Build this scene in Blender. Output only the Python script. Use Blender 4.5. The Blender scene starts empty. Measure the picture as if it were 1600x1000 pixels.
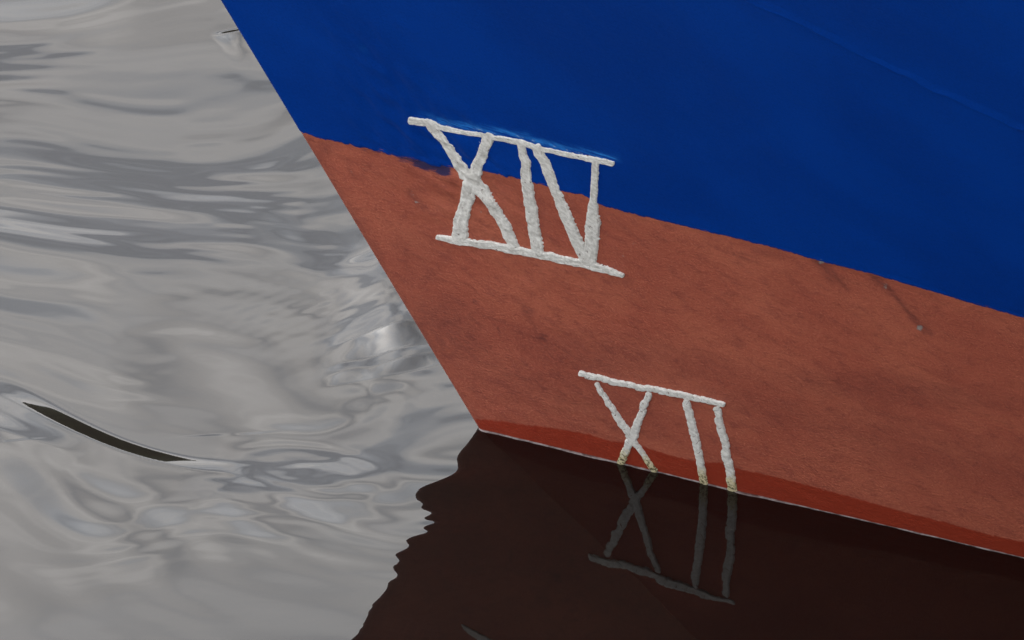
import bpy, math
import numpy as np
from mathutils import Matrix, Vector

rad = math.radians
scene = bpy.context.scene
col = scene.collection

# ------------------------------------------------------------------ camera
PX = 0.0005            # metres per photograph pixel at the bow
DIST = 10.0
PITCH, ROLL = rad(30.0), rad(3.35)
f_ = np.array([0.0, math.cos(PITCH), -math.sin(PITCH)])
r0 = np.array([1.0, 0.0, 0.0])
u0 = np.cross(r0, f_)
cr, sr = math.cos(ROLL), math.sin(ROLL)
cam_r = cr * r0 - sr * u0
cam_u = cr * u0 + sr * r0
cam_p = -f_ * DIST + cam_r * 0.025 + cam_u * 0.083
cam_d = bpy.data.cameras.new('camera')
cam_d.sensor_width = 36.0
cam_d.lens = 36.0 * DIST / (1600 * PX)
cam_d.clip_start, cam_d.clip_end = 0.1, 4000.0
cam = bpy.data.objects.new('camera', cam_d)
col.objects.link(cam)
cam.matrix_world = Matrix(((cam_r[0], cam_u[0], -f_[0], cam_p[0]),
                           (cam_r[1], cam_u[1], -f_[1], cam_p[1]),
                           (cam_r[2], cam_u[2], -f_[2], cam_p[2]),
                           (0, 0, 0, 1)))
scene.camera = cam

# ------------------------------------------------------------------ sky, sun, exposure
SUN_AZ, SUN_EL = rad(-25.0), rad(60.0)      # azimuth from +Y towards +X
SKY_STRENGTH = 0.15
world = bpy.data.worlds.new('World')
scene.world = world
world.use_nodes = True


class NT:
    """small helper round a node tree"""
    def __init__(self, tree):
        self.t = tree
        tree.nodes.clear()

    def n(self, kind, **kw):
        nd = self.t.nodes.new(kind)
        for k, v in kw.items():
            setattr(nd, k, v)
        return nd

    def put(self, sock, v):
        if hasattr(v, 'is_linked'):
            self.t.links.new(v, sock)
        elif v is not None:
            sock.default_value = v

    def math(self, op, a, b=None, c=None, clamp=False):
        nd = self.n('ShaderNodeMath', operation=op, use_clamp=clamp)
        for i, v in enumerate((a, b, c)):
            self.put(nd.inputs[i], v)
        return nd.outputs[0]

    def vmath(self, op, a, b=None):
        nd = self.n('ShaderNodeVectorMath', operation=op)
        self.put(nd.inputs[0], a)
        self.put(nd.inputs[1], b)
        return nd.outputs[0]

    def mix(self, fac, a, b, blend='MIX'):
        nd = self.n('ShaderNodeMix', data_type='RGBA', blend_type=blend)
        self.put(nd.inputs[0], fac)
        for s, v in ((nd.inputs[6], a), (nd.inputs[7], b)):
            if isinstance(v, tuple) and len(v) == 3:
                v = (*v, 1.0)
            self.put(s, v)
        return nd.outputs[2]

    def maprange(self, v, a, b, c=0.0, d=1.0, smooth=True):
        nd = self.n('ShaderNodeMapRange', interpolation_type='SMOOTHSTEP' if smooth else 'LINEAR')
        self.put(nd.inputs[0], v)
        for i, x in enumerate((a, b, c, d)):
            self.put(nd.inputs[i + 1], x)
        return nd.outputs[0]

    def noise(self, vec, scale, detail=4.0, rough=0.55, dist=0.0):
        nd = self.n('ShaderNodeTexNoise')
        self.put(nd.inputs['Vector'], vec)
        nd.inputs['Scale'].default_value = scale
        nd.inputs['Detail'].default_value = detail
        nd.inputs['Roughness'].default_value = rough
        nd.inputs['Distortion'].default_value = dist
        return nd.outputs[0]

    def scale(self, vec, s, loc=(0, 0, 0)):
        nd = self.n('ShaderNodeMapping')
        self.put(nd.inputs[0], vec)
        nd.inputs['Location'].default_value = loc
        nd.inputs['Scale'].default_value = s
        return nd.outputs[0]

    def attr(self, name):
        nd = self.n('ShaderNodeAttribute', attribute_name=name)
        return nd

    def bump(self, h, dist, strength=1.0, normal=None):
        nd = self.n('ShaderNodeBump')
        nd.inputs['Strength'].default_value = strength
        nd.inputs['Distance'].default_value = dist
        self.put(nd.inputs['Height'], h)
        if normal is not None:
            self.put(nd.inputs['Normal'], normal)
        return nd.outputs[0]


w = NT(world.node_tree)
sky = w.n('ShaderNodeTexSky', sky_type='NISHITA', sun_disc=False, sun_elevation=SUN_EL,
          sun_rotation=SUN_AZ, altitude=10.0, air_density=1.0, dust_density=6.0, ozone_density=1.0)
bwn = w.n('ShaderNodeRGBToBW')
w.put(bwn.inputs[0], sky.outputs[0])
tc = w.n('ShaderNodeTexCoord')
sep = w.n('ShaderNodeSeparateXYZ')
w.put(sep.inputs[0], tc.outputs['Generated'])
zz = w.math('ADD', w.math('MAXIMUM', sep.outputs[2], 0.0), 0.12)
cmb = w.n('ShaderNodeCombineXYZ')
w.put(cmb.inputs[0], w.math('DIVIDE', sep.outputs[0], zz))
w.put(cmb.inputs[1], w.math('DIVIDE', sep.outputs[1], zz))
cl1 = w.noise(cmb.outputs[0], 3.2, 3.0, 0.5, 0.6)
cl2 = w.noise(w.scale(cmb.outputs[0], (1, 1, 1), (7.3, 2.1, 0.4)), 3.1, 6.0, 0.6, 0.5)
lum = w.maprange(cl1, 0.30, 0.70, 0.52, 1.28, False)
tint = w.mix(w.maprange(w.math('MULTIPLY_ADD', cl1, 0.6, w.math('MULTIPLY', cl2, 0.4)), 0.40, 0.60), (0.92, 0.975, 1.05), (1.02, 1.0, 0.98))
grey = w.mix(1.0, tint, bwn.outputs[0], 'MULTIPLY')
grey2 = w.n('ShaderNodeVectorMath', operation='SCALE')
w.put(grey2.inputs[0], grey)
w.put(grey2.inputs['Scale'], lum)
skyc = w.mix(0.93, sky.outputs[0], grey2.outputs[0])
bg = w.n('ShaderNodeBackground')
w.put(bg.inputs[0], skyc)
bg.inputs[1].default_value = SKY_STRENGTH
wo = w.n('ShaderNodeOutputWorld')
w.put(wo.inputs[0], bg.outputs[0])

sun_d = bpy.data.lights.new('sun', 'SUN')
sun_d.energy, sun_d.angle, sun_d.color = 1.0, rad(18.0), (1.0, 0.95, 0.88)
sun = bpy.data.objects.new('sun', sun_d)
col.objects.link(sun)
sdir = Vector((math.sin(SUN_AZ) * math.cos(SUN_EL), math.cos(SUN_AZ) * math.cos(SUN_EL), math.sin(SUN_EL)))
sun.rotation_euler = sdir.to_track_quat('Z', 'Y').to_euler()
sun.location = sdir * 50

vs = scene.view_settings
vs.view_transform, vs.look, vs.gamma, vs.use_curve_mapping = 'Standard', 'None', 1.0, False
vs.exposure = 1.95
scene.render.engine = 'CYCLES'
scene.cycles.use_denoising = True
scene.cycles.max_bounces = 8
scene.cycles.transmission_bounces = 6
scene.cycles.caustics_refractive = True
scene.cycles.caustics_reflective = True
scene.cycles.sample_clamp_indirect = 6.0

# ------------------------------------------------------------------ geometry helpers
rng = np.random.default_rng(11)


def link_mesh(name, verts, faces, mat, parent=None, smooth=True):
    me = bpy.data.meshes.new(name)
    verts = np.ascontiguousarray(verts, dtype=np.float32)
    faces = np.ascontiguousarray(faces, dtype=np.int32)
    nf, k = faces.shape
    me.vertices.add(len(verts))
    me.vertices.foreach_set('co', verts.ravel())
    me.loops.add(nf * k)
    me.loops.foreach_set('vertex_index', faces.ravel())
    me.polygons.add(nf)
    me.polygons.foreach_set('loop_start', np.arange(0, nf * k, k, dtype=np.int32))
    if smooth:
        me.polygons.foreach_set('use_smooth', np.ones(nf, dtype=bool))
    me.update(calc_edges=True)
    me.validate()
    me.materials.append(mat)
    o = bpy.data.objects.new(name, me)
    col.objects.link(o)
    o.parent = parent
    return o


def grid_faces(nr, nc, flip=False):
    i = np.arange(nr - 1)[:, None] * nc + np.arange(nc - 1)[None, :]
    q = np.stack([i, i + 1, i + nc + 1, i + nc], -1).reshape(-1, 4)
    return q[:, ::-1] if flip else q


def set_attr(o, name, data):
    data = np.ascontiguousarray(data, dtype=np.float32)
    if data.shape[1] == 3:
        a = o.data.attributes.new(name, 'FLOAT_VECTOR', 'POINT')
        a.data.foreach_set('vector', data.ravel())
    else:
        a = o.data.attributes.new(name, 'FLOAT_COLOR', 'POINT')
        a.data.foreach_set('color', data.ravel())


def smooth(x, a, b):
    t = np.clip((x - a) / (b - a), 0, 1)
    return t * t * (3 - 2 * t)


_perm = rng.permutation(4096)
_val = rng.random(4096) * 2 - 1


def vnoise(x, y, seed=0):
    """smooth value noise, -1..1, vectorised"""
    x, y = np.asarray(x, float), np.asarray(y, float)
    xi, yi = np.floor(x).astype(np.int64), np.floor(y).astype(np.int64)
    xf, yf = x - xi, y - yi
    xf = xf * xf * xf * (xf * (xf * 6 - 15) + 10)
    yf = yf * yf * yf * (yf * (yf * 6 - 15) + 10)

    def h(a, b):
        return _val[_perm[(_perm[(a + seed * 131) & 4095] + b) & 4095]]
    n0 = h(xi, yi) * (1 - xf) + h(xi + 1, yi) * xf
    n1 = h(xi, yi + 1) * (1 - xf) + h(xi + 1, yi + 1) * xf
    return n0 * (1 - yf) + n1 * yf


def fbm(x, y, seed=0, octv=4, gain=0.5):
    s, a = 0.0, 1.0
    for k in range(octv):
        s = s + a * vnoise(x * 2 ** k, y * 2 ** k, seed + k)
        a *= gain
    return s


def project(P):
    d = P - cam_p
    z = d @ f_
    k = DIST / (z * PX)
    return 800 + (d @ cam_r) * k, 500 - (d @ cam_u) * k


def ray(px, py):
    px, py = np.asarray(px, float), np.asarray(py, float)
    d = f_ + ((px - 800) * PX / DIST)[..., None] * cam_r - ((py - 500) * PX / DIST)[..., None] * cam_u
    return d


def water_at(px, py):
    d = ray(px, py)
    t = -cam_p[2] / d[..., 2]
    return cam_p + d * t[..., None]


# ------------------------------------------------------------------ the hull's form
PSI = rad(23.6)                                   # ship's centre line against the picture plane
AFT = np.array([math.cos(PSI), -math.sin(PSI), 0.0])
OUT = np.array([-math.sin(PSI), -math.cos(PSI), 0.0])
RAKE, ENTRY, FLARE, HF, RST = 0.557, 0.118, 0.53, 0.55, 0.006


def half_breadth(xs, h):
    xs = np.maximum(xs, 0.0)
    f = 6.0 * np.tanh(xs / 6.0)
    he = np.where(h > 0, HF * np.tanh(h / HF), 0.12 * np.tanh(h / 0.12))
    t = np.clip(xs / RST, 0, 1)
    nose = RST * np.sqrt(np.maximum(1 - (1 - t) ** 2, 0))
    return f * (ENTRY + FLARE * he) + nose


def rake(h):
    return RAKE * np.where(h > 0, h - 0.10 * np.maximum(h - 0.5, 0) ** 2, h) + 0.0009 * vnoise(h * 8 + 2, h * 0, 7)


def hull_base(xs, h, off=0.0, side=1.0):
    xs, h = np.broadcast_arrays(np.asarray(xs, float), np.asarray(h, float))
    b = half_breadth(xs, h) + off
    return (xs - rake(h))[..., None] * AFT + (side * b)[..., None] * OUT + h[..., None] * np.array([0, 0, 1.0])


def dents(xs, h):
    d = 0.0010 * fbm(xs * 5 + 3, h * 6 + 9, 21, 2)
    # lumpy old paint on the upper plating near the stem
    lump = np.exp(-(((xs - 0.15) / 0.07) ** 2 + ((h - 0.27) / 0.09) ** 2))
    d = d + 0.0017 * lump * fbm(xs * 70, h * 90, 31, 2)
    d = d + 0.00018 * fbm(xs * 60, h * 140, 41, 3)
    return d * smooth(xs, 0.0, 0.02)


def hull(xs, h, off=0.0):
    return hull_base(xs, h, dents(np.asarray(xs, float), np.asarray(h, float)) + off)


def on_hull(px, py):
    """photograph position -> (xs, h) on the hull surface"""
    d = ray(px, py)
    lo = np.full(d.shape[:-1], DIST - 1.6)
    hi = np.full(d.shape[:-1], DIST + 1.6)

    def F(t):
        P = cam_p + d * t[..., None]
        h = P[..., 2]
        xs = P @ AFT + rake(h)
        return P @ OUT - half_breadth(xs, h)
    for _ in range(60):
        m = 0.5 * (lo + hi)
        s = F(m) > 0
        lo = np.where(s, m, lo)
        hi = np.where(s, hi, m)
    P = cam_p + d * hi[..., None]
    return P @ AFT + rake(P[..., 2]), P[..., 2]


def hull_normal(xs, h):
    e = 0.0015
    a = hull_base(xs + e, h) - hull_base(np.maximum(xs - e, 0), h)
    b = hull_base(xs, h + e) - hull_base(xs, h - e)
    n = np.cross(a, b)
    n /= np.linalg.norm(n, axis=-1)[..., None]
    s = np.sign(n @ OUT)
    return n * s[..., None]


def curve_h(pts, xs):
    """a line on the hull given by photograph points, as height over xs"""
    p = np.array(pts, float)
    a, b = on_hull(p[:, 0], p[:, 1])
    o = np.argsort(a)
    a, b = a[o], b[o]
    sl = (b[-1] - b[-3]) / (a[-1] - a[-3])
    r = np.interp(xs, a, b)
    return np.where(xs > a[-1], b[-1] + np.clip(xs - a[-1], 0, 3) * sl * 0.5, r)


# ------------------------------------------------------------------ materials
def new_mat(name):
    m = bpy.data.materials.new(name)
    m.use_nodes = True
    t = NT(m.node_tree)
    p = t.n('ShaderNodeBsdfPrincipled')
    o = t.n('ShaderNodeOutputMaterial')
    t.put(o.inputs[0], p.outputs[0])
    return m, t, p


def red_material():
    m, t, p = new_mat('red_oxide_paint')
    hc = t.attr('hullco').outputs['Vector']
    st = t.attr('stain')
    sp = t.n('ShaderNodeSeparateColor')
    t.put(sp.inputs[0], st.outputs['Color'])
    big = t.noise(t.scale(hc, (9, 16, 1)), 1.0, 5.0, 0.6, 0.4)
    brush = t.noise(t.scale(hc, (28, 420, 1)), 1.0, 5.0, 0.62, 0.3)
    brush2 = t.noise(t.scale(hc, (60, 900, 1), (3, 1, 0)), 1.0, 3.0, 0.6)
    grain = t.noise(t.scale(hc, (520, 640, 1)), 1.0, 3.0, 0.7)
    mott = t.noise(t.scale(hc, (60, 90, 1)), 1.0, 7.0, 0.72, 0.4)
    c = t.mix(t.maprange(big, 0.34, 0.66), (0.355, 0.082, 0.048), (0.415, 0.108, 0.061))
    c = t.mix(t.math('MULTIPLY', t.maprange(mott, 0.45, 0.72), 0.65), c, (0.205, 0.044, 0.032))
    c = t.mix(t.math('MULTIPLY', t.maprange(brush, 0.52, 0.78), 0.20), c, (0.42, 0.14, 0.080))
    c = t.mix(t.math('MULTIPLY', t.maprange(grain, 0.52, 0.68), 0.30), c, (0.66, 0.25, 0.14))
    c = t.mix(t.math('MULTIPLY', t.maprange(grain, 0.47, 0.33), 0.32), c, (0.14, 0.035, 0.026))
    # old darker coat, smudges, chips, dragged blue
    dk = t.math('MULTIPLY', sp.outputs[0], t.maprange(t.noise(t.scale(hc, (140, 190, 1)), 1.0, 5.0, 0.65), 0.28, 0.62, 0.35, 1.0))
    c = t.mix(dk, c, (0.105, 0.026, 0.024))
    chip = t.maprange(t.math('ADD', sp.outputs[1], t.math('MULTIPLY', t.math('SUBTRACT', t.noise(t.scale(hc, (420, 420, 1), (2, 7, 0)), 1.0, 4.0, 0.7), 0.5), 1.3)), 0.36, 0.66)
    c = t.mix(t.math('MULTIPLY', chip, 0.7), c, (0.27, 0.29, 0.27))
    bl = t.maprange(t.math('ADD', st.outputs['Alpha'], t.math('MULTIPLY', t.math('SUBTRACT', t.noise(t.scale(hc, (70, 520, 1)), 1.0, 6.0, 0.75), 0.5), 1.9)), 0.38, 0.70)
    c = t.mix(t.math('MULTIPLY', bl, 0.92), c, (0.004, 0.014, 0.075))
    # wet band at the waterline
    wet = t.maprange(t.math('ADD', sp.outputs[2], t.math('MULTIPLY', t.math('SUBTRACT', t.noise(t.scale(hc, (230, 300, 1)), 1.0, 3.0, 0.6), 0.5), 0.09)), 0.478, 0.522)
    cw = t.mix(0.18, (0.26, 0.024, 0.009), c)
    c = t.mix(wet, c, cw)
    t.put(p.inputs['Base Color'], c)
    t.put(p.inputs['Roughness'], t.math('MULTIPLY_ADD', wet, -0.24, 0.60))
    t.put(p.inputs['Specular IOR Level'], t.math('MULTIPLY_ADD', wet, -0.10, 0.25))
    hgt = t.math('ADD', t.math('MULTIPLY', brush, 0.22), t.math('ADD', t.math('MULTIPLY', grain, 0.5), t.math('MULTIPLY', mott, 0.5)))
    hgt = t.math('ADD', hgt, t.math('MULTIPLY', brush2, 0.15))
    t.put(p.inputs['Normal'], t.bump(hgt, 0.0012, 0.9))
    return m


def blue_material():
    m, t, p = new_mat('blue_gloss_paint')
    hc = t.attr('hullco').outputs['Vector']
    st = t.attr('stain')
    sp = t.n('ShaderNodeSeparateColor')
    t.put(sp.inputs[0], st.outputs['Color'])
    big = t.noise(t.scale(hc, (6, 8, 1)), 1.0, 4.0, 0.55, 0.3)
    brush = t.noise(t.scale(hc, (22, 240, 1)), 1.0, 4.0, 0.6, 0.3)
    grain = t.noise(t.scale(hc, (500, 600, 1)), 1.0, 3.0, 0.7)
    c = t.mix(t.maprange(big, 0.35, 0.65), (0.0003, 0.031, 0.225), (0.0004, 0.037, 0.26))
    c = t.mix(t.math('MULTIPLY', t.maprange(brush, 0.48, 0.80), 0.15), c, (0.002, 0.045, 0.24))
    c = t.mix(t.math('MULTIPLY', t.maprange(grain, 0.52, 0.68), 0.22), c, (0.006, 0.065, 0.34))
    c = t.mix(t.math('MULTIPLY', t.maprange(grain, 0.48, 0.34), 0.30), c, (0.0002, 0.015, 0.12))
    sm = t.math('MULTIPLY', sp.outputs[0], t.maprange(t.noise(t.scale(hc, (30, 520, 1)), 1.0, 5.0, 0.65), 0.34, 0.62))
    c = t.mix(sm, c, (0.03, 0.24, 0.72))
    wh = t.maprange(t.math('ADD', sp.outputs[2], t.math('MULTIPLY', t.math('SUBTRACT', t.noise(t.scale(hc, (120, 700, 1)), 1.0, 5.0, 0.7), 0.5), 1.4)), 0.5, 0.68)
    c = t.mix(t.math('MULTIPLY', wh, 0.8), c, (0.42, 0.52, 0.66))
    rd = t.maprange(t.math('ADD', sp.outputs[1], t.math('MULTIPLY', t.math('SUBTRACT', t.noise(t.scale(hc, (110, 700, 1)), 1.0, 6.0, 0.75), 0.5), 2.0)), 0.50, 0.66)
    c = t.mix(t.math('MULTIPLY', rd, 0.85), c, (0.44, 0.135, 0.070))
    t.put(p.inputs['Base Color'], c)
    t.put(p.inputs['Roughness'], t.maprange(big, 0.3, 0.7, 0.42, 0.52))
    t.put(p.inputs['Specular IOR Level'], 0.035)
    hgt = t.math('ADD', t.math('MULTIPLY', brush, 0.6), t.math('MULTIPLY', grain, 0.25))
    t.put(p.inputs['Normal'], t.bump(hgt, 0.0006, 0.45))
    return m


def white_material(name, algae):
    m, t, p = new_mat(name)
    hc0 = t.attr('hullco').outputs['Vector']
    hc = t.scale(hc0, (1, 1, 0))
    sepx = t.n('ShaderNodeSeparateXYZ')
    t.put(sepx.inputs[0], hc0)
    d1 = t.noise(t.scale(hc, (260, 300, 1)), 1.0, 5.0, 0.65)
    d2 = t.noise(t.scale(hc, (900, 900, 1)), 1.0, 3.0, 0.7)
    c = t.mix(t.maprange(d1, 0.36, 0.66), (0.58, 0.56, 0.51), (0.80, 0.78, 0.73))
    c = t.mix(t.math('MULTIPLY', t.maprange(d2, 0.63, 0.72), 0.8), c, (0.16, 0.11, 0.10))
    if algae:
        n1 = t.noise(t.scale(hc, (330, 330, 1)), 1.0, 5.0, 0.7)
        hh = t.math('ADD', sepx.outputs[1], t.math('MULTIPLY', t.math('SUBTRACT', n1, 0.5), 0.034))
        c = t.mix(t.math('MULTIPLY', t.maprange(hh, 0.020, 0.008), 0.75), c, (0.62, 0.52, 0.25))
        n2 = t.noise(t.scale(hc, (420, 420, 1), (5, 5, 0)), 1.0, 4.0, 0.6)
        k = t.math('MULTIPLY', t.maprange(n2, 0.47, 0.58), t.maprange(hh, 0.014, 0.007))
        c = t.mix(t.math('MULTIPLY', k, 0.9), c, (0.050, 0.045, 0.012))
    pit = t.maprange(t.math('ADD', sepx.outputs[2], t.math('MULTIPLY', t.math('SUBTRACT', t.noise(t.scale(hc, (700, 700, 0), (9, 1, 0)), 1.0, 4.0, 0.7), 0.5), 1.3)), 0.46, 0.62)
    c = t.mix(t.math('MULTIPLY', pit, 0.88), c, (0.115, 0.045, 0.035))
    t.put(p.inputs['Base Color'], c)
    t.put(p.inputs['Roughness'], 0.55)
    t.put(p.inputs['Specular IOR Level'], 0.3)
    h = t.math('ADD', t.noise(t.scale(hc, (420, 520, 1)), 1.0, 4.0, 0.65), t.math('MULTIPLY', d2, 0.5))
    t.put(p.inputs['Normal'], t.bump(h, 0.0004, 0.4))
    return m


def water_material():
    m = bpy.data.materials.new('harbour_water')
    m.use_nodes = True
    t = NT(m.node_tree)
    o = t.n('ShaderNodeOutputMaterial')
    g = t.n('ShaderNodeTexCoord')
    rp = t.noise(t.scale(g.outputs['Object'], (30, 50, 1)), 1.0, 1.0, 0.5, 0.6)
    nb = t.bump(rp, 0.00012, 0.2)
    fr = t.n('ShaderNodeFresnel')
    fr.inputs['IOR'].default_value = 1.333
    t.put(fr.inputs['Normal'], nb)
    gl = t.n('ShaderNodeBsdfAnisotropic') if False else t.n('ShaderNodeBsdfGlossy')
    gl.inputs['Roughness'].default_value = 0.0
    gl.inputs['Color'].default_value = (1, 1, 1, 1)
    t.put(gl.inputs['Normal'], nb)
    rf = t.n('ShaderNodeBsdfRefraction')
    rf.inputs['IOR'].default_value = 1.333
    rf.inputs['Roughness'].default_value = 0.02
    rf.inputs['Color'].default_value = (0.30, 0.28, 0.27, 1)
    df = t.n('ShaderNodeBsdfDiffuse')            # light scattered back by the silt in the water
    df.inputs['Color'].default_value = (0.0085, 0.0066, 0.0058, 1)
    body = t.n('ShaderNodeMixShader')
    body.inputs[0].default_value = 0.6
    t.put(body.inputs[1], rf.outputs[0])
    t.put(body.inputs[2], df.outputs[0])
    mx = t.n('ShaderNodeMixShader')
    t.put(mx.inputs[0], fr.outputs[0])
    t.put(mx.inputs[1], body.outputs[0])
    t.put(mx.inputs[2], gl.outputs[0])
    t.put(o.inputs[0], mx.outputs[0])
    return m


def plain_material(name, c1, c2, scale, rough=0.9):
    m, t, p = new_mat(name)
    g = t.n('ShaderNodeTexCoord')
    n = t.noise(g.outputs['Object'], scale, 6.0, 0.6, 0.4)
    t.put(p.inputs['Base Color'], t.mix(t.maprange(n, 0.35, 0.65), c1, c2))
    t.put(p.inputs['Roughness'], rough)
    t.put(p.inputs['Normal'], t.bump(n, 0.02, 0.5))
    return m


M_red, M_blue = red_material(), blue_material()
M_white, M_algae = white_material('thick_white_paint', False), white_material('white_paint_with_algae', True)
M_water = water_material()
M_bed = plain_material('river_silt', (0.055, 0.040, 0.030), (0.075, 0.055, 0.040), 3.0)
M_bank = plain_material('bank_greenery', (0.012, 0.020, 0.008), (0.035, 0.050, 0.018), 0.35)
M_deck = plain_material('grey_deck_paint', (0.16, 0.17, 0.17), (0.20, 0.20, 0.20), 4.0)

# ------------------------------------------------------------------ water
fade = lambda v, a, b: smooth(v, a, b)


def seg_dist(u, v, x0, y0, x1, y1):
    dx, dy = x1 - x0, y1 - y0
    t = np.clip(((u - x0) * dx + (v - y0) * dy) / (dx * dx + dy * dy + 1e-9), 0, 1)
    return np.hypot(u - x0 - t * dx, v - y0 - t * dy), t


def water_height(X, Y):
    P = np.stack([X, Y, np.zeros_like(X)], -1)
    u, v = project(P)
    # domain warp so that the crests wander
    wx = X + 0.050 * fbm(X * 5 + 1, Y * 4 + 2, 3, 2)
    wy = Y + 0.050 * fbm(X * 5 + 7, Y * 4 + 5, 7, 2)
    C = water_at(np.array(640.0), np.array(250.0))
    rho = np.hypot(wx - C[0], wy - C[1])
    bend = fade(v, 240, 520) * (1 - fade(np.hypot(X, Y), 0.9, 1.6))
    cy = C[1] - rho
    cx = C[0] + 0.42 * np.arctan2(wx - C[0], -(wy - C[1]))
    wx = wx * (1 - bend) + cx * bend
    wy = wy * (1 - bend) + cy * bend
    r = np.random.default_rng(5)
    H = np.zeros_like(X)
    for k in range(26):
        lam = 0.105 * (0.65 / 0.105) ** r.random()
        ang = r.normal(0.05, 0.42)
        kx, ky = math.sin(ang), math.cos(ang)
        slope = 0.0094 * (lam / 0.2) ** 0.35
        amp = slope * lam / (2 * math.pi)
        H += amp * np.sin(2 * math.pi * (kx * wx + ky * wy) / lam + r.random() * 6.283)
    # long soft patches
    H += 0.0016 * fbm(wx * 4.5 + 4, wy * 7 + 1, 13, 2)
    H += 0.00020 * fbm(wx * 12 + 4, wy * 38 + 1, 17, 2) * (1 - 0.85 * fade(v, 850, 930)) * (1 - 0.85 * fade(u, 470, 620) * fade(v, 640, 720))
    # sheltered water: beside the plating and in the foreground
    right = fade(u, 560, 760) * fade(v, 640, 720)
    calm = 1 - 0.82 * right
    calm = calm * (1 - 0.55 * fade(v, 850, 940) * (1 - right))
    H *= calm
    # rings running out from the stem
    B = water_at(np.array(735.0), np.array(655.0))
    R = np.hypot(X - B[0], Y - B[1])
    th = np.arctan2(Y - B[1], X - B[0])
    sect = np.exp(-((th + 2.05) / 0.62) ** 2)
    band = fade(R, 0.05, 0.12) * (1 - fade(R, 0.20, 0.27))
    Rw = R + 0.006 * fbm(X * 14, Y * 14, 23, 2)
    H += sect * band * ((0.00007 * np.sin(2 * math.pi * Rw / 0.024) + 0.00008 * np.sin(2 * math.pi * Rw / 0.041 + 1)) * (1 - 0.7 * fade(u, 600, 680)))
    # wide arcs bending round the bow on the open side
    sect2 = np.exp(-((th + 2.55) / 0.65) ** 2) * fade(R, 0.12, 0.2) * (1 - fade(R, 0.42, 0.6)) * (1 - 0.75 * fade(v, 820, 900))
    Rw2 = R + 0.02 * fbm(X * 7, Y * 7, 27, 2)
    H += sect2 * (0.00026 * np.sin(2 * math.pi * Rw2 / 0.062) + 0.00042 * np.sin(2 * math.pi * Rw2 / 0.115 + 2))
    # a broad diagonal swell in mid water
    dsw = (u - 330) * 0.62 - (v - 470) * 0.78
    asw = (u - 330) * 0.78 + (v - 470) * 0.62
    H += 0.0030 * np.exp(-(dsw / 95) ** 2 - (asw / 230) ** 2)
    # fine combed ripples running up towards the stem
    cb = (u - 500) * 0.42 + (v - 505) * 0.91
    H += 0.00003 * np.exp(-(((u - 500) / 130) ** 2 + ((v - 505) / 60) ** 2)) * np.sin(2 * math.pi * (cb + 6 * fbm(X * 12, Y * 12, 29, 2)) / 15.0)
    # the faint shiver that breaks up the mirrored hull
    H += right * fade(u, 730, 820) * (0.00006 * fbm(X * 45, Y * 30, 37, 2) + 0.00004 * fbm(X * 20, Y * 34, 38, 2))
    # stronger lip close to the stem's reflection (the 'nose' and the small teeth below it)
    g1 = np.exp(-((u - 690) / 85) ** 2)
    vv = np.interp(v, [680, 715, 752, 788, 845, 900, 960], [-0.5, 0.0, 0.0, 0.5, 1.0, 1.25, 1.25])
    vv = np.where(v < 752, (v - 752) / 76.0, np.where(v < 788, (v - 752) / 72.0, np.where(v < 845, 0.5 + (v - 788) / 114.0, 1 + (v - 845) / 120.0)))
    H += 0.0008 * g1 * fade(v, 690, 750) * (1 - fade(v, 830, 890)) * np.cos(2 * math.pi * vv)
    g2 = np.exp(-(((u - 700) / 60) ** 2 + ((v - 818) / 22) ** 2))
    H += 0.00007 * g2 * np.sin(2 * math.pi * (v + 0.05 * (u - 700)) / 17.0)
    # boil where the stem pushes the water up
    e = np.exp(-(((u - 595) / 85) ** 2 + ((v - 595) / 55) ** 2) ** 1.5)
    H += e * (0.0011 * fbm(X * 26, Y * 19, 51, 2) + 0.0022 * np.exp(-(((u - 590) / 60) ** 2 + ((v - 612) / 30) ** 2)) * 0.5)
    for cu_, cv_, su, sn, sf, am in [(612, 520, 62, 31, 120, 0.0086), (636, 562, 50, 17, 70, 0.0044), (545, 582, 28, 16, 50, 0.0020)]:
        dv = v - cv_ + 0.25 * (u - cu_)
        H += am * np.exp(-((u - cu_) / su) ** 2) * np.where(dv > 0, np.clip(1 - dv / sn, 0, 1), np.exp(-(dv / sf) ** 2))
    qb = np.sqrt(((u - 605) / 62) ** 2 + ((v - 622 - 0.15 * (u - 605)) / 34) ** 2)
    H += 0.00022 * np.cos(qb * 4.2 + 0.8 * fbm(X * 30, Y * 30, 53, 2)) * np.exp(-qb ** 2 / 1.6)
    # small eddy
    q = np.sqrt(((u - 485) / 75) ** 2 + ((v - 735 - 0.12 * (u - 485)) / 24) ** 2)
    H += 0.0007 * np.exp(-q ** 2) + 0.00018 * np.exp(-(q - 1.5) ** 2 * 3) * np.cos(q * 6)
    H += 0.0003 * np.exp(-(((u - 478) / 22) ** 2 + ((v - 732) / 7) ** 2))

    dl, _ = seg_dist(u, v, 50, 650, 280, 728)
    H *= 1 - 0.8 * np.exp(-(dl / 45) ** 2)

    # short steep wavelets whose backs mirror the far bank
    def wavelet(pts, S, q1, q2, near, H):
        p = np.array(pts, float)
        W = water_at(p[:, 0], p[:, 1])
        A, Bq = W[0, :2], W[-1, :2]
        L = np.linalg.norm(Bq - A)
        tdir = (Bq - A) / L
        nd = np.array([-tdir[1], tdir[0]])
        if nd[1] < 0:
            nd = -nd
        s = ((X - A[0]) * tdir[0] + (Y - A[1]) * tdir[1]) / L
        qq = (X - A[0]) * nd[0] + (Y - A[1]) * nd[1]
        ss = ((W[:, 0] - A[0]) * tdir[0] + (W[:, 1] - A[1]) * tdir[1]) / L
        qc = (W[:, 0] - A[0]) * nd[0] + (W[:, 1] - A[1]) * nd[1]
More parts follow.
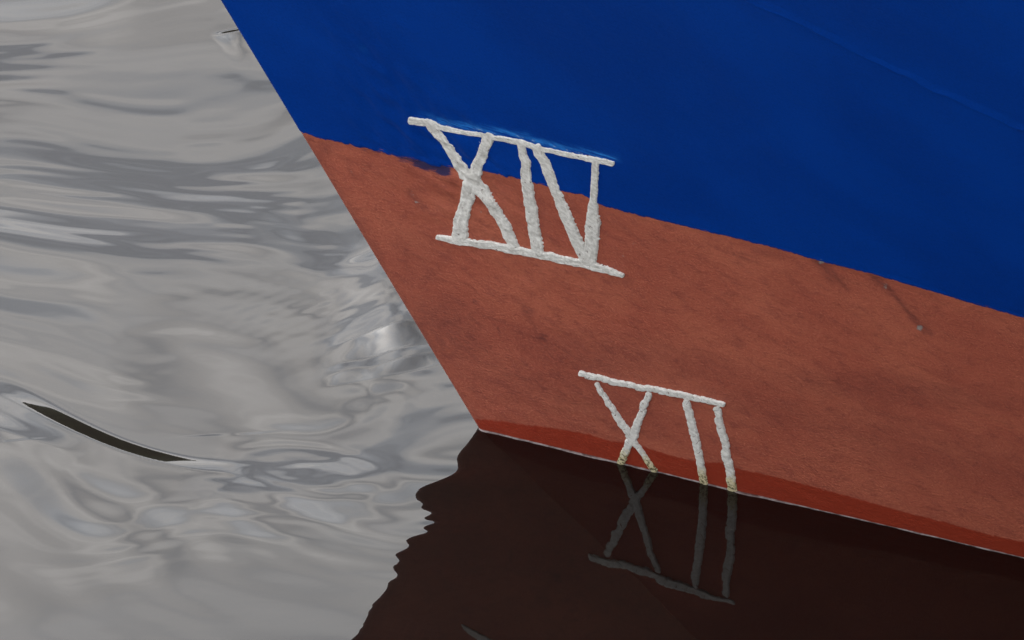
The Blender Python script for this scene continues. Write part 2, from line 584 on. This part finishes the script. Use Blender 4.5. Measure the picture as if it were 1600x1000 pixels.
        cf = np.polyfit(ss, qc, min(3, len(pts) - 1))
        qq = qq - np.polyval(cf, np.clip(s, -0.3, 1.3))
        env = np.sin(math.pi * np.clip((s + 0.35) / 1.7, 0, 1)) ** 1.2
        tab = np.linspace(0, q2, 200)
        sl = S * (1 - smooth(tab, q1, q2))
        ht = np.concatenate([[0], np.cumsum(0.5 * (sl[1:] + sl[:-1]) * (tab[1] - tab[0]))])
        ht = ht[-1] - ht
        far = np.interp(np.clip(qq, 0, q2), tab, ht)
        nearh = ht[0] * np.exp(-(np.maximum(-qq, 0) / near) ** 1.3)
        return H + env * np.where(qq > 0, far, nearh)
    H = wavelet([(38, 640), (80, 664), (135, 692), (200, 716), (268, 732)], 0.305, 0.016, 0.025, 0.09, H)
    H = wavelet([(345, 51), (360, 49), (376, 45)], 0.30, 0.003, 0.008, 0.03, H)
    H = wavelet([(-60, 655), (0, 678), (60, 700), (80, 706)], 0.085, 0.010, 0.030, 0.05, H)
    far = np.hypot(X, Y)
    return H * (1 - smooth(far, 1.0, 2.0))


def spaced(lo, hi, step, reach, growth=1.35):
    core = np.arange(lo, hi, step)
    out, d, s = [], 0.0, step
    while d < reach:
        s *= growth
        d += s
        out.append(d)
    out = np.array(out)
    return np.concatenate([lo - out[::-1], core, core[-1] + out])


gx = spaced(-0.62, 0.66, 0.0019, 600)
gy = spaced(-0.52, 0.82, 0.0019, 600)
GX, GY = np.meshgrid(gx, gy)
GZ = water_height(GX, GY)
water = link_mesh('water', np.stack([GX, GY, GZ], -1).reshape(-1, 3), grid_faces(len(gy), len(gx)), M_water)
water['kind'] = 'structure'
water['label'] = 'grey rippled harbour water mirroring cloud and the dark hull'

bed = link_mesh('riverbed', np.array([[-600, -600, -1.6], [600, -600, -1.6], [600, 600, -1.6], [-600, 600, -1.6]]),
                np.array([[0, 1, 2, 3]]), M_bed)
bed['kind'] = 'structure'

# far bank: a rolling wooded rise all round the basin's far side
ba = np.linspace(rad(-85), rad(85), 400)
bt = np.linspace(0, 1, 14)
BA, BT = np.meshgrid(ba, bt)
top = 23.0 + 2.0 * fbm(BA * 9, BA * 0, 61, 3)
rr = 80 + 14 * BT
zz_ = top * np.sin(BT * math.pi / 2) ** 0.6 + 0.5 * fbm(BA * 60, BT * 6, 66, 3) * (BT > 0.05) - 0.6 * (BT < 0.05)
bank = link_mesh('far_bank', np.stack([rr * np.sin(BA), rr * np.cos(BA), zz_], -1).reshape(-1, 3),
                 grid_faces(len(bt), len(ba)), M_bank)
bank['kind'] = 'structure'

# ------------------------------------------------------------------ the ship
ship = bpy.data.objects.new('ship', None)
col.objects.link(ship)
ship['label'] = 'steel ship bow with blue topsides over red bottom paint and white draught marks'
ship['category'] = 'ship'

BOUND = [(462, 200), (478, 209), (500, 218), (545, 228), (575, 234), (600, 240), (640, 249), (690, 262), (715, 262), (735, 264), (760, 270),
         (800, 275), (840, 287), (870, 296), (905, 302), (945, 322), (985, 333), (1040, 347), (1100, 362), (1160, 376), (1220, 390),
         (1280, 408), (1340, 422), (1400, 438), (1460, 456), (1520, 474), (1600, 496)]
WET = [(738, 653), (752, 655), (790, 659), (822, 665), (850, 667), (880, 672), (920, 679), (955, 690), (985, 690), (1010, 699), (1050, 712), (1090, 721),
       (1130, 723), (1160, 734), (1200, 742), (1230, 750), (1290, 766), (1350, 783), (1420, 803), (1480, 818), (1540, 835), (1600, 848)]


def xs_axis(fine_step, fine_end, reach):
    a = RST * (1 - np.cos(np.linspace(0, math.pi / 2, 9)))
    b = np.arange(a[-1] + fine_step, fine_end, fine_step)
    c, s = [b[-1]], fine_step
    while c[-1] < reach:
        s *= 1.3
        c.append(c[-1] + s)
    return np.concatenate([a, b, c[1:]])


def boundary(xs):
    h = curve_h(BOUND, xs)
    rough = 0.0012 * fbm(xs * 120, xs * 0 + 2, 71, 4) * (1 - 0.75 * smooth(xs, 0.22, 0.36))
    return h + rough + 0.0004 * fbm(xs * 700, xs * 0 + 5, 75, 3)


# --- red plating: the whole shell, keel to rail
xs = xs_axis(0.0022, 1.15, 12.0)
hh = np.concatenate([np.linspace(-1.3, -0.14, 14), np.arange(-0.12, 0.42, 0.0022), np.linspace(0.45, 1.9, 20)])
XS, HH = np.meshgrid(xs, hh)
V = hull(XS, HH)
U, W_ = project(V)
wetf = 0.5 + (curve_h(WET, XS) - HH) * 20.0
dark = np.zeros_like(XS)
pale = np.zeros_like(XS)
drag = np.zeros_like(XS)


def blob(field, x, y, rx, ry, a, ang=0.0):
    c, s = math.cos(ang), math.sin(ang)
    du, dv = U - x, W_ - y
    q = ((du * c + dv * s) / rx) ** 2 + ((-du * s + dv * c) / ry) ** 2
    np.maximum(field, a * np.exp(-q ** 1.4), out=field)


def streak(field, x0, y0, x1, y1, w0, w1, a):
    d, t = seg_dist(U, W_, x0, y0, x1, y1)
    np.maximum(field, a * np.exp(-(d / (w0 + (w1 - w0) * t)) ** 2) * (1 - 0.4 * t), out=field)


blob(dark, 690, 520, 80, 60, 0.50, 0.5)
blob(dark, 860, 610, 220, 45, 0.30, 0.25)
blob(dark, 1000, 555, 200, 30, 0.26, 0.2)
blob(dark, 640, 420, 60, 60, 0.22, 0.9)
blob(dark, 1450, 700, 260, 50, 0.24, 0.25)
streak(dark, 480, 225, 745, 655, 12, 16, 0.42)
blob(dark, 836, 671, 4, 5, 0.95)
blob(dark, 505, 235, 14, 22, 0.4, 1.0)
blob(dark, 905, 555, 130, 34, 0.34, 0.25)
blob(dark, 760, 590, 120, 40, 0.26, 0.3)
blob(dark, 1390, 610, 190, 26, 0.36, 0.1)
blob(dark, 1190, 640, 150, 30, 0.25, 0.2)
blob(dark, 848, 528, 12, 7, 0.8)
blob(dark, 824, 488, 12, 9, 0.55)
blob(dark, 742, 472, 7, 4, 0.6)
streak(dark, 820, 480, 850, 545, 6, 5, 0.45)
streak(dark, 778, 512, 783, 530, 2, 1.6, 0.9)
streak(dark, 755, 495, 860, 525, 2.5, 2.5, 0.5)
streak(dark, 846, 530, 846, 550, 2, 2, 0.6)
streak(dark, 1277, 406, 1325, 452, 9, 5, 0.75)
streak(dark, 1277, 408, 1300, 440, 7, 6, 0.6)
streak(dark, 1366, 432, 1400, 465, 9, 4, 0.75)
streak(dark, 1385, 445, 1446, 520, 3.5, 5, 0.8)
streak(dark, 1425, 495, 1455, 522, 7, 5, 0.75)
streak(dark, 1145, 396, 1160, 405, 1.8, 1.8, 0.7)
streak(dark, 1156, 402, 1188, 412, 1.8, 1.8, 0.7)
streak(dark, 1158, 395, 1188, 404, 1.8, 1.8, 0.5)
streak(dark, 1180, 392, 1225, 402, 4, 3, 0.4)
streak(dark, 958, 434, 985, 442, 6, 6, 0.35)
streak(dark, 545, 262, 556, 282, 3, 3, 0.4)
streak(dark, 640, 300, 662, 325, 6, 5, 0.5)
for x, y, rx, ry, a in [(549, 268, 3, 4, 0.5), (644, 303, 3.5, 7, 0.5), (651, 316, 4, 3, 0.8), (751, 331, 2, 3, 0.7),
                        (991, 381, 4, 2.5, 0.6), (973, 399, 3, 4, 0.6), (1283, 409, 5, 4, 0.9), (1383, 447, 5, 8, 0.55),
                        (1437, 512, 6, 5.5, 0.9), (1296, 434, 4, 4, 0.35), (1228, 552, 2, 2, 0.3), (820, 560, 1.8, 1.8, 0.5), (702, 530, 1.8, 1.8, 0.6),
                        (1120, 512, 2, 2, 0.4), (814, 556, 2, 2, 0.4), (1002, 420, 2, 2, 0.4), (1353, 578, 2, 2, 0.5)]:
    blob(pale, x, y, rx, ry, a)
for x, y, rx, ry, a in [(668, 257, 34, 11, 0.95), (692, 266, 16, 10, 1.0), (640, 250, 26, 8, 0.7), (640, 244, 120, 5, 0.42),
                        (590, 237, 50, 5, 0.45), (985, 384, 18, 10, 0.12)]:
    blob(drag, x, y, rx, ry, a, 0.18)
red = link_mesh('bottom_plating', V.reshape(-1, 3), grid_faces(*XS.shape), M_red, ship)
set_attr(red, 'hullco', np.stack([XS, HH, 0 * XS], -1).reshape(-1, 3))
set_attr(red, 'stain', np.stack([dark, pale, wetf, drag], -1).reshape(-1, 4))
red['label'] = 'matt red bottom paint with a wet band along the waterline'

# --- blue coat: a thick skin of paint lapped over the red
xb = xs_axis(0.0011, 1.25, 12.0)
tb = np.concatenate([np.linspace(0, 0.01, 9), np.arange(0.0125, 0.50, 0.004), np.linspace(0.52, 1.5, 18)])
XB, TB = np.meshgrid(xb, tb)
HBk = boundary(xb)[None, :]
HB = HBk + TB * (1.92 - HBk) / 1.5
thick = 0.0007 * smooth(TB, -0.0008, 0.0015) + 0.0004 * np.exp(-((TB - 0.002) / 0.0016) ** 2) * (0.5 + 0.5 * fbm(XB * 150, TB * 0, 81, 2)) - 0.0004 * (TB <= 0)
VB = hull(XB, HB, thick)
U, W_ = project(VB)
lite = np.zeros_like(XB)
whit = np.zeros_like(XB)
redd = np.zeros_like(XB)
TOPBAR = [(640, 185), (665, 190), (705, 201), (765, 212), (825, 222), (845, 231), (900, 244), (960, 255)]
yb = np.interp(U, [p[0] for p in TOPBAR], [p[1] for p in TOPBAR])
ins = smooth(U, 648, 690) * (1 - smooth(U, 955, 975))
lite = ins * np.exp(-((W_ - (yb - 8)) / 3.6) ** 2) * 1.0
whit = ins * np.exp(-((W_ - (yb + 10)) / 3.5) ** 2) * 0.42 * smooth(np.sin(U / 23.0), -0.2, 0.6)
np.maximum(whit, ins * np.exp(-((W_ - (yb - 6)) / 3.0) ** 2) * 0.55, out=whit)
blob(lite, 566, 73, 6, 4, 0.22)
streak(whit, 516, 200, 528, 202, 1.6, 1.6, 0.55)
blob(whit, 1310, 14, 2.5, 1.6, 0.5)
blob(whit, 1283, 406, 4, 3, 0.5)
streak(whit, 752, 222, 738, 250, 2.0, 2.0, 0.7)
redd = 0.66 * np.exp(-(np.maximum(TB, 0) / 0.0032) ** 1.2) * smooth(fbm(XB * 60, XB * 0, 85, 2), -0.25, 0.6)
blue = link_mesh('topside_coat', VB.reshape(-1, 3), grid_faces(*XB.shape), M_blue, ship)
set_attr(blue, 'hullco', np.stack([XB, HB, 0 * XB], -1).reshape(-1, 3))
set_attr(blue, 'stain', np.stack([lite, redd, whit, 0 * XB], -1).reshape(-1, 4))
blue['label'] = 'dark blue topside paint with a brushed lower edge'

# --- the other side of the shell, deck and stern
xo = xs_axis(0.02, 0.4, 12.0)
ho = np.linspace(-1.3, 1.9, 90)
XO, HO = np.meshgrid(xo, ho)
hb_o = curve_h(BOUND, XO)


def far_shell(name, mask_rows, mat):
    Vo = hull_base(XO, mask_rows, 0.0, -1.0)
    o = link_mesh(name, Vo.reshape(-1, 3), grid_faces(*XO.shape, flip=True), mat, ship)
    set_attr(o, 'hullco', np.stack([XO, mask_rows, 0 * XO], -1).reshape(-1, 3))
    st = np.zeros((XO.size, 4))
    st[:, 2] = (0.5 + (0.02 - mask_rows) * 20.0).ravel() if 'bottom' in name else 0
    set_attr(o, 'stain', st)
    return o


tt = np.linspace(0, 1, 90)[:, None]
far_shell('bottom_plating', -1.3 + tt * (hb_o[0][None, :] + 1.3), M_red)
far_shell('topside_coat', hb_o[0][None, :] + tt * (1.92 - hb_o[0][None, :]), M_blue)
dk = np.linspace(-1, 1, 9)[:, None]
bx = half_breadth(xo, np.full_like(xo, 1.92))
Vd = (xo - rake(np.full_like(xo, 1.92)))[None, :, None] * AFT + (dk * bx[None, :])[..., None] * OUT + np.array([0, 0, 1.918])
link_mesh('deck', Vd.reshape(-1, 3), grid_faces(9, len(xo)), M_deck, ship)
hs = np.linspace(-1.3, 1.918, 20)[:, None]
bs = half_breadth(np.full_like(hs, xo[-1]), hs)
Vt = (xo[-1] - rake(hs) - 0.0)[..., None] * AFT + (dk.T * bs)[..., None] * OUT + (hs + 0 * dk.T)[..., None] * np.array([0, 0, 1.0])
link_mesh('transom', Vt.reshape(-1, 3), grid_faces(20, 9), M_blue, ship)


# --- a seam of weld under the blue paint
def ribbon(name, pts, wid, hgt, mat, parent, seed, kind='brush', step=0.00045, period=0.0065):
    """a raised bead on the plating following photograph points; wid = full width in pixels"""
    p = np.array(pts, float)
    s0 = np.concatenate([[0], np.cumsum(np.hypot(*np.diff(p, axis=0).T))])
    n = max(12, int(s0[-1] * PX / step))
    s = np.linspace(0, s0[-1], n)
    cu, cv = np.interp(s, s0, p[:, 0]), np.interp(s, s0, p[:, 1])
    # soften the polyline's corners a little
    k = np.ones(9) / 9
    if n > 30:
        pad = lambda a: np.convolve(np.pad(a, 4, mode='edge'), k, 'valid')
        cu2, cv2 = pad(cu), pad(cv)
        cu[4:-4], cv[4:-4] = cu2[4:-4], cv2[4:-4]
    wd = np.interp(s / s0[-1], np.linspace(0, 1, len(wid)), wid) * 0.5
    du, dv = np.gradient(cu), np.gradient(cv)
    ln = np.hypot(du, dv) + 1e-9
    nu, nv = -dv / ln, du / ln
    m = 17
    q = np.linspace(-1, 1, m)
    S, Q = np.meshgrid(s, q, indexing='ij')
    sm = S * PX
    r = np.random.default_rng(seed)
    ph = r.random() * 10
    pitv = np.zeros_like(S)
    ends = np.minimum(s, s0[-1] - s)[:, None]
    if kind == 'weld':
        jit = 0.35 * vnoise(sm / period * 0.7 + ph, sm * 0, seed)
        phase = sm / period + jit + 0.30 * Q ** 2 + ph
        fr = phase - np.floor(phase)
        idx = np.floor(phase)
        bead = np.sqrt(np.clip(1 - (2 * fr - 0.9) ** 2 * 0.72, 0.05, 1))
        rnd = np.sin(idx * 12.9898 + seed) * 43758.5453
        rnd = rnd - np.floor(rnd)
        lat = (rnd - 0.5) * 0.44
        rn2 = np.sin(idx * 78.233 + seed * 3.1) * 9631.17
        rn2 = rn2 - np.floor(rn2)
        pitv = np.exp(-((fr - 0.02) / 0.10) ** 2) * (rn2 > 0.45) * smooth(np.abs(Q + (rn2 - 0.7) * 2), 0.9, 0.2) * 0.75
        pitv = np.maximum(pitv, 0.55 * smooth(np.abs(Q), 0.80, 1.0))
        wm = 0.76 + 0.30 * bead * (0.75 + 0.5 * rnd)
        hm = 0.78 + 0.24 * bead
        edge = 0.09 * fbm(sm * 1100, np.sign(Q) * 3.3, seed + 3, 2) * smooth(np.abs(Q), 0.5, 1.0)
    elif kind == 'seam':
        lat = 0.15 * vnoise(sm * 90, sm * 0, seed)
        wm = 1.0 + 0.08 * vnoise(sm * 60, Q * 0, seed)
        hm = 0.9 + 0.18 * fbm(sm * 40, Q * 2, seed + 1, 2)
        edge = 0
    else:
        lat = 0.14 * fbm(sm * 110, sm * 0, seed, 2)
        wm = 1.0 + 0.13 * fbm(sm * 160, np.sign(Q) * 7.3, seed + 5, 3) + 0.16 * fbm(sm * 700, np.sign(Q) * 3.7, seed + 6, 2) * smooth(np.abs(Q), 0.8, 1.0)
        hm = 0.90 + 0.11 * fbm(sm * 110, Q * 1.2, seed + 7, 2) + 0.10 * fbm(sm * 70, Q * 8, seed + 8, 2) + 0.10 * fbm(sm * 420, Q * 4, seed + 9, 2)
        edge = 0
    if kind == 'brush':
        pitv = 0.62 * smooth(np.abs(Q), 0.72, 1.0) * smooth(fbm(sm * 220, np.sign(Q) * 5.1, seed + 11, 3), -0.3, 0.7)
        pitv = np.maximum(pitv, 0.55 * smooth(fbm(sm * 300, Q * 3.0, seed + 12, 3), 0.55, 1.0))
    cap = np.sqrt(np.clip(1 - (1 - np.clip(ends / (wd[:, None] * 0.9 + 1e-6), 0, 1)) ** 2, 0, 1))
    off = (Q + edge + lat) * wd[:, None] * wm * (0.35 + 0.65 * cap)
    PU, PV = cu[:, None] + nu[:, None] * off, cv[:, None] + nv[:, None] * off
    a, b = on_hull(PU, PV)
    a = np.maximum(a, 0.0)
    dome = np.clip(1 - np.abs(Q) ** {'weld': 6.0, 'brush': 9.0, 'seam': 2.0}[kind], 0, 1) ** (1.5 if kind == 'seam' else 0.6)
    if kind == 'seam':
        dome = np.clip((Q + 1) / 2, 0, 1) ** 1.6 * (1 - smooth(Q, 0.70, 0.95))
    hgtv = np.asarray(hgt) * dome * np.maximum(hm, 0.25) * (0.3 + 0.7 * cap)
    hgtv = np.where(np.abs(Q) > 0.999, -0.0008, hgtv)
    N = hull_normal(a, b)
    Vv = hull(a, b, 0.0) + N * hgtv[..., None]
    o = link_mesh(name, Vv.reshape(-1, 3), grid_faces(n, m), mat, parent)
    set_attr(o, 'hullco', np.stack([a, b, pitv], -1).reshape(-1, 3))
    if mat is M_blue:
        set_attr(o, 'stain', np.zeros((a.size, 4)))
    return o


seam = ribbon('weld_seam', [(1165, -12), (1250, 28), (1330, 68), (1410, 106), (1500, 150), (1620, 202)], [24, 24, 24], 0.0026, M_blue, ship, 5, 'seam', 0.0012)
seam['label'] = 'faint raised weld seam running diagonally under blue paint'


def mark(label):
    e = bpy.data.objects.new('draught_mark', None)
    col.objects.link(e)
    e.parent = ship
    e['label'] = label
    return e


XIV = mark('larger white numeral XIV across the blue and red paint')
for i, (nm, pts, wid) in enumerate([
    ('numeral_bar', [(639, 186), (652, 187), (668, 190), (685, 196), (705, 202), (735, 207), (765, 212), (795, 217), (825, 223), (845, 231), (875, 238), (920, 247), (961, 255)],
     [15, 14, 9, 8, 8, 9, 10, 9, 9, 9, 9, 10, 10]),
    ('numeral_bar', [(681, 370), (700, 373), (725, 378), (760, 382), (800, 389), (845, 398), (880, 404), (915, 412), (950, 422), (976, 431)],
     [8, 12, 13, 14, 14, 14, 14, 15, 14, 7]),
    ('numeral_stroke', [(670, 189), (690, 216), (708, 242), (728, 268), (742, 285), (756, 303), (775, 330), (790, 355), (808, 391)], [12, 14, 16, 19, 22, 17, 17, 17, 16]),
    ('numeral_stroke', [(768, 206), (757, 235), (745, 262), (736, 284), (730, 310), (722, 340), (715, 381)], [18, 18, 19, 26, 20, 24, 26]),
    ('numeral_stroke', [(814, 217), (822, 250), (825, 285), (830, 325), (836, 360), (842, 403)], [13, 15, 17, 18, 18, 19]),
    ('numeral_stroke', [(838, 224), (853, 255), (866, 290), (882, 330), (900, 370), (917, 414)], [13, 17, 14, 18, 18, 16]),
    ('numeral_stroke', [(932, 246), (930, 285), (928, 315), (928, 345), (925, 375), (920, 418)], [13, 11, 13, 24, 22, 24]),
]):
    ribbon(nm, pts, [w_ * (0.92 if nm == 'numeral_bar' else 1.06) for w_ in wid], 0.0018, M_white, XIV, 100 + i * 13)

XII = mark('smaller white numeral XII with beaded strokes reaching into the water')
for i, (nm, pts, wid) in enumerate([
    ('numeral_bar', [(904, 583), (930, 588), (965, 597), (1000, 604), (1040, 611), (1070, 617), (1100, 624), (1134, 632)], [10, 10, 10, 10, 11, 11, 10, 8]),
    ('numeral_stroke', [(931, 597), (948, 624), (965, 650), (980, 672), (990, 688), (1003, 705), (1017, 727), (1026, 738)], [8, 9, 10, 12, 13, 9, 9, 11]),
    ('numeral_stroke', [(1016, 612), (1008, 632), (1000, 650), (992, 672), (985, 690), (978, 705), (969, 722), (966, 732)], [12, 13, 14, 15, 18, 14, 15, 14]),
    ('numeral_stroke', [(1072, 622), (1079, 648), (1086, 676), (1092, 710), (1098, 745), (1101, 760)], [12, 14, 14, 14, 14, 14]),
    ('numeral_stroke', [(1120, 634), (1126, 660), (1133, 690), (1138, 720), (1144, 752), (1147, 775)], [12, 13, 14, 15, 16, 15]),
]):
    ribbon(nm, pts, [w_ * 0.90 for w_ in wid], 0.0017, M_algae, XII, 300 + i * 17, 'weld')

# --- a thin lip where the water climbs the plating, mottled pale in its base colour
mf, t, p = new_mat('pale_waterline')
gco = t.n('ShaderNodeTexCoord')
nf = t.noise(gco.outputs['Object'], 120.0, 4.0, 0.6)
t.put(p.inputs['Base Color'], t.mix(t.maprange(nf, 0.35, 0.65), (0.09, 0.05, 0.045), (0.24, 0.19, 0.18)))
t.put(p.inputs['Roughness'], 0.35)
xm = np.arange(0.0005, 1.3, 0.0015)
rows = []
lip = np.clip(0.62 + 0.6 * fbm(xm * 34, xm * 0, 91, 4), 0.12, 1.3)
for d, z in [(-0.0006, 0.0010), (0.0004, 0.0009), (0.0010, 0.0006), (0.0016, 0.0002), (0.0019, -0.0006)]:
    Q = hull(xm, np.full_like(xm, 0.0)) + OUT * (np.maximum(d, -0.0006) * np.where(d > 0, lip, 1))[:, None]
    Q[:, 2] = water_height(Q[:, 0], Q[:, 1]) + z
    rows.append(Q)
pale_lip = link_mesh('waterline_lip', np.stack(rows).reshape(-1, 3), grid_faces(5, len(xm)), mf, water)
